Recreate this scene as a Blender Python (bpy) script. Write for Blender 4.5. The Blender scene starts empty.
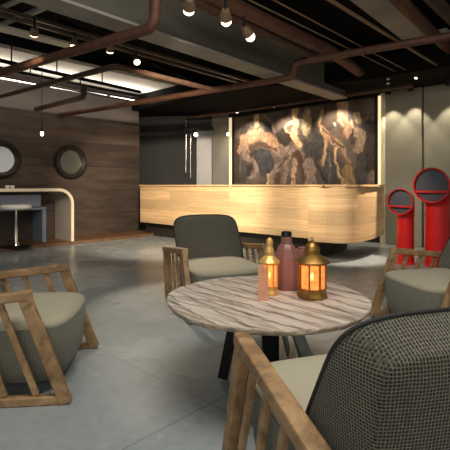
import bpy, bmesh, math, random
from mathutils import Vector, Matrix, noise
random.seed(7)
SC = bpy.context.scene
COL = SC.collection
PI = math.pi
F, EYE, CX, HY = 430.0, 1.15, 225.0, 185.0      # focal length (px of a 450 frame), eye height, principal column, horizon row

# ------------------------------------------------------------------ camera
cam = bpy.data.cameras.new('camera'); co = bpy.data.objects.new('camera', cam); COL.objects.link(co)
co.location = (0, 0, EYE); co.rotation_euler = (PI/2, 0, 0)
cam.sensor_width = 36; cam.lens = 36*F/450; cam.shift_y = (HY-225)/450; cam.clip_start = .05
SC.camera = co

# ------------------------------------------------------------------ world, area lights, exposure
w = bpy.data.worlds.new('world'); SC.world = w; w.use_nodes = True
bgn = w.node_tree.nodes['Background']
bgn.inputs[0].default_value = (1.0, .96, .90, 1); bgn.inputs[1].default_value = .45
def area(name, loc, target, sx, sy, power, color=(1, .85, .68)):
    l = bpy.data.lights.new(name, 'AREA'); l.shape = 'RECTANGLE'; l.size = sx; l.size_y = sy
    l.energy = power; l.color = color
    o = bpy.data.objects.new(name, l); COL.objects.link(o); o.location = loc
    o.rotation_euler = (Vector(target)-Vector(loc)).to_track_quat('-Z', 'Y').to_euler()
    return o
area('overhead_fill', (.4, 1.5, 3.5), (.3, 2.0, 0), 2.4, 1.6, 108, (1, .95, .87))  # added soft fill above the view, brightens table, seats and floor; no fixture modelled
area('rear_fill', (-1.0, -3.2, 2.6), (.2, 4.0, .8), 4.0, 1.8, 78, (1, .97, .92))  # added fill behind the camera, stands in for general ambient light
vs = SC.view_settings
vs.view_transform = 'Standard'; vs.look = 'None'; vs.exposure = 0; vs.gamma = 1; vs.use_curve_mapping = False

# ------------------------------------------------------------------ helpers
def P(px, py, z):
    """a point of the place at height z, from its bearing"""
    d = (z-EYE)*F/(HY-py)
    return Vector(((px-CX)/F*d, d, z))
def D(px, d, z):
    return Vector(((px-CX)/F*d, d, z))
AX = Vector((.682, .731, 0)); VX = Vector((.731, -.682, 0)); UP = Vector((0, 0, 1))   # the room's two directions

def srgb(r, g, b):
    f = lambda c: (c/255/12.92) if c/255 <= .04045 else ((c/255+.055)/1.055)**2.4
    return (f(r), f(g), f(b), 1)

def newmat(name):
    m = bpy.data.materials.new(name); m.use_nodes = True
    nt = m.node_tree; return m, nt, nt.nodes['Principled BSDF']
def N(nt, t, **kw):
    n = nt.nodes.new(t)
    for k, v in kw.items():
        if k in n.inputs: n.inputs[k].default_value = v
        else: setattr(n, k, v)
    return n
def L(nt, a, b): nt.links.new(a, b)
def ramp(nt, stops, src=None):
    r = nt.nodes.new('ShaderNodeValToRGB'); el = r.color_ramp.elements
    while len(el) < len(stops): el.new(.5)
    for e, (p, c) in zip(el, stops): e.position = p; e.color = c
    if src is not None: L(nt, src, r.inputs[0])
    return r
def bump(nt, bs, src, strength=.3, dist=.01):
    b = N(nt, 'ShaderNodeBump', Strength=strength, Distance=dist); L(nt, src, b.inputs['Height']); L(nt, b.outputs[0], bs.inputs['Normal'])

def simple(name, c, rough=.5, metal=0, var=.12, scale=12, spec=None):
    m, nt, b = newmat(name)
    tc = N(nt, 'ShaderNodeTexCoord'); n = N(nt, 'ShaderNodeTexNoise', Scale=scale, Detail=4.0); L(nt, tc.outputs['Object'], n.inputs['Vector'])
    lo = tuple(x*(1-var) for x in c[:3])+(1,); hi = tuple(min(1, x*(1+var)) for x in c[:3])+(1,)
    r = ramp(nt, [(.3, lo), (.7, hi)], n.outputs[0]); L(nt, r.outputs[0], b.inputs['Base Color'])
    b.inputs['Roughness'].default_value = rough; b.inputs['Metallic'].default_value = metal
    if spec is not None: b.inputs['Specular IOR Level'].default_value = spec
    return m
def emit(name, c, s):
    m, nt, b = newmat(name); b.inputs['Base Color'].default_value = c
    b.inputs['Emission Color'].default_value = c; b.inputs['Emission Strength'].default_value = s
    return m
def wood(name, cols, scale=(1, 1, 1), rough=.5, sc=6, dist=1.2, coord='Object', bs=.15):
    m, nt, b = newmat(name)
    tc = N(nt, 'ShaderNodeTexCoord'); mp = N(nt, 'ShaderNodeMapping'); mp.inputs['Scale'].default_value = scale
    L(nt, tc.outputs[coord], mp.inputs[0])
    n = N(nt, 'ShaderNodeTexNoise', Scale=sc, Detail=6.0, Roughness=.62, Distortion=dist); L(nt, mp.outputs[0], n.inputs['Vector'])
    k = len(cols); r = ramp(nt, [(.28+.44*i/(k-1), c) for i, c in enumerate(cols)], n.outputs[0])
    L(nt, r.outputs[0], b.inputs['Base Color']); b.inputs['Roughness'].default_value = rough
    bump(nt, b, n.outputs[0], bs, .004)
    return m

class MB:
    """collects shapes in one bmesh"""
    def __init__(s): s.bm = bmesh.new()
    def box(s, c, size, xdir=None, bev=0, zdir=None):
        x = (xdir or Vector((1, 0, 0))).normalized(); z = (zdir or UP).normalized(); y = z.cross(x).normalized(); x = y.cross(z)
        r = bmesh.ops.create_cube(s.bm, size=1)
        M = Matrix.Translation(Vector(c)) @ Matrix((x, y, z)).transposed().to_4x4() @ Matrix.Diagonal((*size, 1))
        bmesh.ops.transform(s.bm, matrix=M, verts=r['verts'])
        if bev:
            es = {e for v in r['verts'] for e in v.link_edges}
            bmesh.ops.bevel(s.bm, geom=list(es), offset=bev, segments=2, affect='EDGES', profile=.5)
        return s
    def bar(s, p0, p1, w, h, up=UP, bev=0):
        p0 = Vector(p0); p1 = Vector(p1); d = p1-p0
        side = up.cross(d).normalized(); u2 = d.cross(side).normalized()
        return s.box((p0+p1)/2, (d.length, w, h), d, bev, u2)
    def rings(s, rs, closed=False, cap=True):
        vr = [[s.bm.verts.new(p) for p in r] for r in rs]
        k = len(vr[0])
        for a, b in zip(vr, vr[1:]):
            for i in range(k):
                s.bm.faces.new((a[i], a[(i+1) % k], b[(i+1) % k], b[i]))
        if cap:
            s.bm.faces.new(list(reversed(vr[0]))); s.bm.faces.new(vr[-1])
        return s
    def tube(s, pts, r, seg=12, fillet=0, cap=True):
        pts = [Vector(p) for p in pts]
        if fillet:
            q = [pts[0]]
            for a, b, c in zip(pts, pts[1:], pts[2:]):
                u = (a-b).normalized(); v = (c-b).normalized(); f = min(fillet, (a-b).length*.45, (c-b).length*.45)
                s0, s1 = b+u*f, b+v*f
                for i in range(7):
                    t = i/6; q.append(s0*(1-t)**2+b*2*t*(1-t)+s1*t*t)
            q.append(pts[-1]); pts = q
        rr = r if isinstance(r, (list, tuple)) else [r]*len(pts)
        t0 = (pts[1]-pts[0]).normalized(); nrm = t0.orthogonal().normalized(); out = []
        for i, p in enumerate(pts):
            t = ((pts[min(i+1, len(pts)-1)]-pts[i]).normalized()+(pts[i]-pts[max(i-1, 0)]).normalized())
            t = t.normalized() if t.length > 1e-6 else t0
            nrm = (nrm-t*nrm.dot(t)).normalized(); b = t.cross(nrm)
            out.append([p+(nrm*math.cos(2*PI*k/seg)+b*math.sin(2*PI*k/seg))*rr[i] for k in range(seg)])
        return s.rings(out, cap=cap)
    def loop(s, pts, r, seg=8):
        n = len(pts); out = []
        for i in range(n):
            t = (pts[(i+1) % n]-pts[i-1]).normalized(); c = sum(pts, Vector())/n
            nr = (pts[i]-c); nr = (nr-t*nr.dot(t)).normalized(); b = t.cross(nr)
            out.append([pts[i]+(nr*math.cos(2*PI*k/seg)+b*math.sin(2*PI*k/seg))*r for k in range(seg)])
        out.append(out[0])
        s.rings(out, cap=False); bmesh.ops.remove_doubles(s.bm, verts=s.bm.verts[:], dist=1e-6); return s
    def lathe(s, prof, c=(0, 0, 0), seg=28, axis=None, rot=0):
        c = Vector(c); q = (axis or UP).to_track_quat('Z', 'Y')
        rs = [[c+q @ Vector((max(r, 1e-4)*math.cos(2*PI*k/seg+rot), max(r, 1e-4)*math.sin(2*PI*k/seg+rot), z)) for k in range(seg)] for r, z in prof]
        return s.rings(rs)
    def prism(s, pts, z0, z1, bev=0):
        a = [s.bm.verts.new((p[0], p[1], z0)) for p in pts]; f = s.bm.faces.new(a)
        r = bmesh.ops.extrude_face_region(s.bm, geom=[f])
        vs_ = [e for e in r['geom'] if isinstance(e, bmesh.types.BMVert)]
        bmesh.ops.translate(s.bm, verts=vs_, vec=(0, 0, z1-z0)); return s
    def build(s, name, mat, parent=None, smooth=True, angle=35, loc=None):
        bmesh.ops.recalc_face_normals(s.bm, faces=s.bm.faces[:])
        if loc is not None: bmesh.ops.translate(s.bm, verts=s.bm.verts[:], vec=-Vector(loc))
        me = bpy.data.meshes.new(name); s.bm.to_mesh(me); s.bm.free()
        for m in (mat if isinstance(mat, list) else [mat]): me.materials.append(m)
        o = bpy.data.objects.new(name, me); COL.objects.link(o)
        if smooth:
            me.shade_smooth()
            me.set_sharp_from_angle(angle=math.radians(angle))
        if parent: o.parent = parent
        if loc is not None: o.location = loc
        return o
def tag(o, label, cat, group=None):
    o['label'] = label; o['category'] = cat
    if group: o['group'] = group
    return o
def thing(name, label, cat, loc=(0, 0, 0), rz=0, group=None):
    o = bpy.data.objects.new(name, None); COL.objects.link(o); o.empty_display_size = .1
    o.location = loc; o.rotation_euler = (0, 0, rz)
    return tag(o, label, cat, group)
def struct(o): o['kind'] = 'structure'; return o
def dup(root, loc, rz, label):
    r = root.copy(); COL.objects.link(r); r.location = loc; r.rotation_euler = (0, 0, rz); r['label'] = label
    for ch in list(root.children):
        c = ch.copy(); COL.objects.link(c); c.parent = r
        for g in list(ch.children):
            d = g.copy(); COL.objects.link(d); d.parent = c
    return r

# ------------------------------------------------------------------ materials
def mat_floor():
    m, nt, b = newmat('polished_concrete')
    tc = N(nt, 'ShaderNodeTexCoord')
    n1 = N(nt, 'ShaderNodeTexNoise', Scale=1.3, Detail=2.5, Roughness=.5, Distortion=0.0); L(nt, tc.outputs['Object'], n1.inputs['Vector'])
    n2 = N(nt, 'ShaderNodeTexNoise', Scale=14.0, Detail=6.0, Roughness=.65); L(nt, tc.outputs['Object'], n2.inputs['Vector'])
    r1 = ramp(nt, [(.15, srgb(130, 137, 139)), (.85, srgb(156, 163, 164))], n1.outputs[0])
    r2 = ramp(nt, [(.3, (.8, .8, .8, 1)), (.7, (1.08, 1.08, 1.08, 1))], n2.outputs[0])
    mx = N(nt, 'ShaderNodeMix', data_type='RGBA', blend_type='MULTIPLY'); mx.inputs[0].default_value = .8
    L(nt, r1.outputs[0], mx.inputs[6]); L(nt, r2.outputs[0], mx.inputs[7])
    mp = N(nt, 'ShaderNodeMapping'); mp.inputs['Rotation'].default_value = (0, 0, -math.atan2(.731, .682)); L(nt, tc.outputs['Object'], mp.inputs[0])
    br = N(nt, 'ShaderNodeTexBrick', Scale=1.0); br.offset = 0
    br.inputs['Mortar Size'].default_value = .004; br.inputs['Brick Width'].default_value = 1.6; br.inputs['Row Height'].default_value = 1.6
    L(nt, mp.outputs[0], br.inputs[0])
    mj = N(nt, 'ShaderNodeMix', data_type='RGBA'); L(nt, br.outputs['Fac'], mj.inputs[0]); L(nt, mx.outputs[2], mj.inputs[6]); mj.inputs[7].default_value = srgb(112, 114, 114)
    L(nt, mj.outputs[2], b.inputs['Base Color'])
    rr = ramp(nt, [(.3, (.24, .24, .24, 1)), (.7, (.3, .3, .3, 1))], n1.outputs[0]); L(nt, rr.outputs[0], b.inputs['Roughness'])
    b.inputs['Specular IOR Level'].default_value = .6
    return m
def mat_weave(name, dark, light, per, sharp=.5, depth=.5):
    """woven cloth: a thread grid in the object's own axes, chosen by the way each face looks"""
    m, nt, b = newmat(name)
    tc = N(nt, 'ShaderNodeTexCoord')
    nz = N(nt, 'ShaderNodeTexNoise', Scale=9.0, Detail=2.0); L(nt, tc.outputs['Object'], nz.inputs['Vector'])
    off = N(nt, 'ShaderNodeVectorMath', operation='MULTIPLY_ADD'); off.inputs[1].default_value = (per*.8,)*3
    L(nt, nz.outputs['Color'], off.inputs[0]); L(nt, tc.outputs['Object'], off.inputs[2])
    sx = N(nt, 'ShaderNodeSeparateXYZ'); L(nt, off.outputs[0], sx.inputs[0])
    sn = N(nt, 'ShaderNodeSeparateXYZ'); L(nt, tc.outputs['Normal'], sn.inputs[0])
    tot = None
    for i in range(3):
        a = N(nt, 'ShaderNodeMath', operation='MULTIPLY'); a.inputs[1].default_value = 2*PI/per; L(nt, sx.outputs[i], a.inputs[0])
        c = N(nt, 'ShaderNodeMath', operation='COSINE'); L(nt, a.outputs[0], c.inputs[0])
        q = N(nt, 'ShaderNodeMath', operation='ABSOLUTE'); L(nt, sn.outputs[i], q.inputs[0])
        q2 = N(nt, 'ShaderNodeMath', operation='SUBTRACT'); q2.inputs[0].default_value = 1; L(nt, q.outputs[0], q2.inputs[1])
        mm = N(nt, 'ShaderNodeMapRange'); L(nt, c.outputs[0], mm.inputs[0]); mm.inputs[1].default_value = sharp-.45; mm.inputs[2].default_value = sharp+.45
        p = N(nt, 'ShaderNodeMath', operation='MULTIPLY'); L(nt, mm.outputs[0], p.inputs[0]); L(nt, q2.outputs[0], p.inputs[1])
        if tot is None: tot = p
        else:
            t = N(nt, 'ShaderNodeMath', operation='MAXIMUM'); L(nt, tot.outputs[0], t.inputs[0]); L(nt, p.outputs[0], t.inputs[1]); tot = t
    fine = N(nt, 'ShaderNodeTexNoise', Scale=160.0, Detail=3.0); L(nt, tc.outputs['Object'], fine.inputs['Vector'])
    ad = N(nt, 'ShaderNodeMath', operation='MULTIPLY_ADD'); L(nt, fine.outputs[0], ad.inputs[0]); ad.inputs[1].default_value = .9
    sb = N(nt, 'ShaderNodeMath', operation='SUBTRACT'); L(nt, tot.outputs[0], sb.inputs[0]); sb.inputs[1].default_value = .45; L(nt, sb.outputs[0], ad.inputs[2])
    r = ramp(nt, [(0.05, dark), (.95, light)], ad.outputs[0]); L(nt, r.outputs[0], b.inputs['Base Color'])
    b.inputs['Roughness'].default_value = .9; b.inputs['Specular IOR Level'].default_value = .15
    b.inputs['Sheen Weight'].default_value = .15
    bump(nt, b, tot.outputs[0], depth, .004)
    return m
def mat_planks(name, coord, row, width, c1, c2, mortar, gr_scale, msize=.003, rough=.45):
    """boards laid along u of the mesh's own UV (in metres)"""
    m, nt, b = newmat(name)
    tc = N(nt, 'ShaderNodeTexCoord')
    br = N(nt, 'ShaderNodeTexBrick', Scale=1.0); br.offset = .37; br.offset_frequency = 2
    br.inputs['Mortar Size'].default_value = msize; br.inputs['Brick Width'].default_value = width; br.inputs['Row Height'].default_value = row
    br.inputs['Color1'].default_value = (0, 0, 0, 1); br.inputs['Color2'].default_value = (1, 1, 1, 1); br.inputs['Mortar'].default_value = (.5, .5, .5, 1)
    L(nt, tc.outputs[coord], br.inputs[0])
    mp = N(nt, 'ShaderNodeMapping'); mp.inputs['Scale'].default_value = gr_scale; L(nt, tc.outputs[coord], mp.inputs[0])
    of = N(nt, 'ShaderNodeVectorMath', operation='MULTIPLY_ADD'); of.inputs[1].default_value = (7, 3, 5); L(nt, br.outputs['Color'], of.inputs[0]); L(nt, mp.outputs[0], of.inputs[2])
    n = N(nt, 'ShaderNodeTexNoise', Scale=4.0, Detail=7.0, Roughness=.62, Distortion=.5); L(nt, of.outputs[0], n.inputs['Vector'])
    r = ramp(nt, [(.25, c1), (.5, tuple((a+d)/2 for a, d in zip(c1, c2))), (.75, c2)], n.outputs[0])
    hs = N(nt, 'ShaderNodeHueSaturation'); L(nt, r.outputs[0], hs.inputs['Color'])
    vv = N(nt, 'ShaderNodeMapRange'); L(nt, br.outputs['Color'], vv.inputs[0]); vv.inputs[3].default_value = .82; vv.inputs[4].default_value = 1.15; L(nt, vv.outputs[0], hs.inputs['Value'])
    mj = N(nt, 'ShaderNodeMix', data_type='RGBA'); L(nt, br.outputs['Fac'], mj.inputs[0]); L(nt, hs.outputs[0], mj.inputs[6]); mj.inputs[7].default_value = mortar
    L(nt, mj.outputs[2], b.inputs['Base Color']); b.inputs['Roughness'].default_value = rough
    bump(nt, b, n.outputs[0], .15, .004)
    return m
M = {}
M['floor'] = mat_floor()
M['wallwood'] = mat_planks('dark_wall_boards', 'UV', .52, 60.0, srgb(40, 33, 28), srgb(94, 78, 67), srgb(36, 29, 25), (.3, 1.5, 1), .006, .6)
M['platwood'] = wood('platform_wood', [srgb(84, 60, 42), srgb(128, 94, 64)], (1, 1, 1), .5, 5)
M['plaster'] = simple('mauve_plaster', srgb(124, 116, 113), .9, 0, .06, 3)
M['white'] = simple('white_ceiling_paint', srgb(226, 220, 208), .9, 0, .03, 3)
M['black'] = simple('black_ceiling_paint', srgb(22, 21, 20), .9, 0, .2, 4, .1)
M['olive'] = simple('olive_grey_paint', srgb(100, 96, 85), .85, 0, .1, 3)
M['flange'] = simple('grey_painted_flange', srgb(158, 154, 146), .8, 0, .06, 5)
M['darkwall'] = simple('charcoal_wall', srgb(45, 45, 42), .7, 0, .1, 2)
M['pillar'] = simple('taupe_column', srgb(112, 108, 98), .65, 0, .06, 3)
M['panel'] = simple('grey_green_wall_panel', srgb(146, 143, 126), .55, 0, .05, 2)
M['cream'] = simple('cream_trim', srgb(230, 218, 194), .5, 0, .04, 6)
M['deskgrey'] = simple('warm_grey_laminate', srgb(176, 166, 154), .5, 0, .05, 4)
M['steel'] = simple('brushed_steel', srgb(128, 127, 128), .45, .3, .05, 20)
M['chrome'] = simple('chrome', srgb(200, 200, 200), .15, 1, .03, 10)
M['blackmetal'] = simple('black_metal', srgb(24, 24, 25), .45, .4, .15, 30)
M['gunmetal'] = simple('grey_metal', srgb(150, 152, 148), .4, .7, .12, 25)
M['galv'] = simple('galvanised_conduit', srgb(172, 168, 156), .5, .2, .1, 25)
M['rail'] = simple('dark_steel_rail', srgb(128, 118, 104), .4, .4, .15, 25)
M['tanrail'] = simple('tan_rail', srgb(128, 106, 80), .45, .3, .12, 25)
M['rust'] = simple('rust_red_pipe', srgb(96, 64, 47), .6, .2, .3, 9)
M['brown'] = simple('dark_brown_pipe', srgb(76, 54, 42), .6, .2, .25, 9)
M['chairwood'] = wood('oiled_chair_wood', [srgb(96, 73, 48), srgb(148, 117, 80), srgb(174, 142, 102)], (1, 1, 1), .5, 7, 1.6)
M['counterwood'] = mat_planks('pale_counter_boards', 'UV', .205, 1.7, srgb(204, 160, 106), srgb(246, 214, 168), srgb(184, 142, 94), (.45, 11, 1), .002, .42)
M['countertop'] = wood('pale_counter_top', [srgb(214, 168, 118), srgb(238, 200, 152)], (1, 1, 1), .4, 4)
M['plinth'] = simple('dark_plinth', srgb(42, 33, 27), .6, 0, .2, 5)
M['weave'] = mat_weave('charcoal_grid_weave', srgb(38, 39, 38), srgb(138, 132, 110), .0088, .68, .5)
M['seatweave'] = mat_weave('grey_green_weave', srgb(80, 82, 72), srgb(136, 134, 116), .008, .4, .4)
M['seattop'] = mat_weave('cream_green_cloth', srgb(142, 137, 116), srgb(180, 173, 150), .006, .3, .25)
M['piping'] = simple('dark_piping', srgb(34, 35, 34), .8)
M['red'] = simple('red_lacquer', srgb(196, 22, 20), .35, 0, .08, 4)
M['grille'] = simple('dark_grey_mesh', srgb(74, 76, 84), .6, .3, .25, 60)
M['palebrass'] = simple('pale_gold_metal', srgb(222, 178, 104), .4, .5, .12, 30)
M['brass'] = simple('aged_brass', srgb(150, 114, 60), .42, .85, .25, 30)
M['copper'] = simple('pink_copper', srgb(226, 164, 132), .4, .3, .08, 12)
M['mauve'] = simple('mauve_ceramic', srgb(128, 86, 80), .4, 0, .12, 10)
M['bluegrey'] = simple('blue_grey_lacquer', srgb(128, 138, 156), .4, .2, .06, 3)
M['mirrorframe'] = simple('dark_bronze_frame', srgb(40, 32, 28), .45, .3, .2, 12)
M['whiteplastic'] = simple('white_plastic', srgb(236, 234, 228), .35, 0, .02, 5)
M['led'] = emit('led_light', (1, .93, .82, 1), 3.2)
M['edge_led'] = emit('warm_edge_led', (1, .78, .48, 1), .75)
M['edge_led2'] = emit('bright_edge_led', (1, .74, .42, 1), 1.1)
M['lens'] = emit('lamp_lens', (1, .80, .54, 1), 5)
M['bulb'] = emit('lamp_bulb', (1, .86, .66, 1), 12)
M['flame'] = emit('candle_flame', (1, .62, .22, 1), 14)
M['wax'] = simple('candle_wax', srgb(238, 216, 176), .5, 0, .04, 10)
m, nt, b = newmat('mirror_glass'); b.inputs['Base Color'].default_value = (.75, .76, .7, 1); b.inputs['Metallic'].default_value = 1; b.inputs['Roughness'].default_value = .12; M['mirror'] = m
def amber():
    m, nt, b = newmat('glowing_amber_glass')
    tc = N(nt, 'ShaderNodeTexCoord'); n = N(nt, 'ShaderNodeTexNoise', Scale=24.0, Detail=4.0); L(nt, tc.outputs['Object'], n.inputs['Vector'])
    r = ramp(nt, [(.35, (.9, .24, .05, 1)), (.65, (1, .42, .1, 1))], n.outputs[0])
    L(nt, r.outputs[0], b.inputs['Base Color']); L(nt, r.outputs[0], b.inputs['Emission Color']); b.inputs['Emission Strength'].default_value = .7
    b.inputs['Roughness'].default_value = .25; b.inputs['Alpha'].default_value = .82
    return m
M['amber'] = amber()
def tabletop_mat():
    m, nt, b = newmat('whitewashed_planks')
    tc = N(nt, 'ShaderNodeTexCoord'); mp = N(nt, 'ShaderNodeMapping'); mp.vector_type = 'TEXTURE'; mp.inputs['Scale'].default_value = (1.0, 1/9, 1); mp.inputs['Rotation'].default_value = (0, 0, math.radians(-48))
    L(nt, tc.outputs['Object'], mp.inputs[0])
    n = N(nt, 'ShaderNodeTexNoise', Scale=2.6, Detail=7.0, Roughness=.66, Distortion=.9); L(nt, mp.outputs[0], n.inputs['Vector'])
    r = ramp(nt, [(.34, srgb(86, 74, 64)), (.42, srgb(158, 146, 132)), (.56, srgb(192, 181, 168)), (.8, srgb(216, 206, 194))], n.outputs[0])
    mp2 = N(nt, 'ShaderNodeMapping'); mp2.inputs['Rotation'].default_value = (0, 0, math.radians(48)); L(nt, tc.outputs['Object'], mp2.inputs[0])
    wv = N(nt, 'ShaderNodeTexWave', Scale=3.0, Distortion=5.0, Detail=5.0); wv.bands_direction = 'Y'; wv.inputs['Detail Scale'].default_value = 1.6; L(nt, mp2.outputs[0], wv.inputs['Vector'])
    rw = ramp(nt, [(.0, (.14, .11, .09, 1)), (.07, (.75, .73, .7, 1)), (.2, (1, 1, 1, 1))], wv.outputs[0])
    mx = N(nt, 'ShaderNodeMix', data_type='RGBA', blend_type='MULTIPLY'); mx.inputs[0].default_value = .6
    L(nt, r.outputs[0], mx.inputs[6]); L(nt, rw.outputs[0], mx.inputs[7]); L(nt, mx.outputs[2], b.inputs['Base Color'])
    b.inputs['Roughness'].default_value = .6; bump(nt, b, rw.outputs[0], .5, .006)
    return m
M['tabletop'] = tabletop_mat()
M['tableedge'] = wood('rough_table_edge', [srgb(110, 94, 80), srgb(190, 172, 150)], (1, 1, 1), .7, 14)

def uv_panel(o, udir, vdir=UP, org=Vector()):
    me = o.data; uv = me.uv_layers.new(name='UVMap')
    for p in me.polygons:
        for li in p.loop_indices:
            c = o.matrix_basis @ me.vertices[me.loops[li].vertex_index].co - org
            uv.data[li].uv = (c.dot(udir), c.dot(vdir))
    return o

# ================================================================== the setting
mb = MB(); mb.box((1, 6, -.05), (26, 26, .1)); struct(mb.build('floor', M['floor'], smooth=False))
mb = MB(); mb.box((1, 6, 3.7), (26, 26, .1)); struct(mb.build('ceiling', M['black'], smooth=False))
PL = Vector((-3.86, 7.38, 0))                       # front edge of the platform below the left wall
W0 = PL - VX*.85                                    # foot line of the left wall
def wl(t, n=0, z=0): return W0+AX*t+VX*n+UP*z       # t along the wall, n out from it
T1 = 3.5
mb = MB(); mb.bar(wl(-4, -.1, 1.325), wl(T1, -.1, 1.325), .2, 2.65); o = struct(mb.build('wall_left', M['wallwood'], smooth=False)); uv_panel(o, AX)
mb = MB(); mb.bar(wl(-4, -.12, 3.0), wl(T1, -.12, 3.0), .2, .7); struct(mb.build('wall_left_upper', M['plaster'], smooth=False))
mb = MB(); mb.bar(wl(-4, .425, .025), wl(T1-.05, .425, .025), .85, .05, bev=.006); struct(mb.build('trim_1', M['platwood'], smooth=False))
# white ceiling field with LED slots along the left wall
mb = MB(); mb.bar(wl(-4, .95, 3.32), wl(T1+.2, .95, 3.32), 1.3, .06); struct(mb.build('ceiling_white_panel', M['white'], smooth=False))
# bulkhead
B0, B1 = P(160, 35, 2.8), P(345, 98, 2.8)
bd = (B1-B0).normalized(); bn = Vector((bd.y, -bd.x, 0))
def bk(t, n, z): return Vector((B0.x, B0.y, 0))+bd*t+bn*n+UP*z
mb = MB(); mb.bar(bk(-6, -.14, 3.24), bk(4.6, -.14, 3.24), .26, .82); o = struct(mb.build('ceiling_bulkhead', M['olive'], smooth=False))
mb = MB(); mb.bar(bk(-6, -.13, 2.815), bk(4.6, -.13, 2.815), .3, .03); struct(mb.build('trim_2', M['flange'], smooth=False))
# second, thinner flange far left
mb = MB(); mb.bar(P(-60, 13, 3.05), P(80, 48, 3.05), .2, .03); struct(mb.build('trim_3', M['white'], smooth=False))
# mural wall, right wall panels (one line)
R0 = Vector((3.08, 8.55, 0))
def rw(t, n=0, z=0): return R0+VX*t-AX*n+UP*z       # t to the right along the wall, n out from it
mb = MB(); mb.bar(rw(-4.02, -.1, 1.5), rw(.02, -.1, 1.5), .2, 3.0); struct(mb.build('wall_mural', M['darkwall'], smooth=False))
mb = MB(); mb.bar(rw(.15, -.0, 1.5), rw(.83, -.0, 1.5), .2, 3.0, bev=.015); struct(mb.build('wall_right', M['panel'], smooth=False))
mb = MB(); mb.bar(rw(.85, -.03, 1.5), rw(4.2, -.03, 1.5), .2, 3.0, bev=.015); struct(mb.build('wall_right_end', M['panel'], smooth=False))
mb = MB(); mb.tube([rw(.095, .03, 0), rw(.095, .03, 2.95)], .075, 20); struct(mb.build('trim_4', M['cream']))
# dark wall behind the counter's left end, column, steel door
Q0, Q1 = D(128, 11.7, 0), D(214, 11.15, 0)
mb = MB(); mb.bar(Q0-Vector((3, -.2, 0))+UP*1.5, Q1+UP*1.5, .15, 3.0); struct(mb.build('wall_back', M['darkwall'], smooth=False))
mb = MB(); mb.box(D(220.5, 11.15, 1.5), (.43, .5, 3.0), None, .02); struct(mb.build('trim_5', M['pillar'], smooth=False))
mb = MB(); mb.box(D(204.3, 11.1, 1.275), (.4, .08, 2.55), None, .01); d1 = struct(mb.build('door_1', M['steel'], smooth=False))
# lower dark ceiling over the bar
pts = [rw(-7.5, 2.3), rw(-7.5, -3), rw(4.3, -3), rw(4.3, 1.3), rw(.3, 1.3), rw(-1.5, 2.3)]
mb = MB(); mb.prism(pts, 2.95, 3.3); struct(mb.build('ceiling_over_bar', M['black'], smooth=False))

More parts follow.
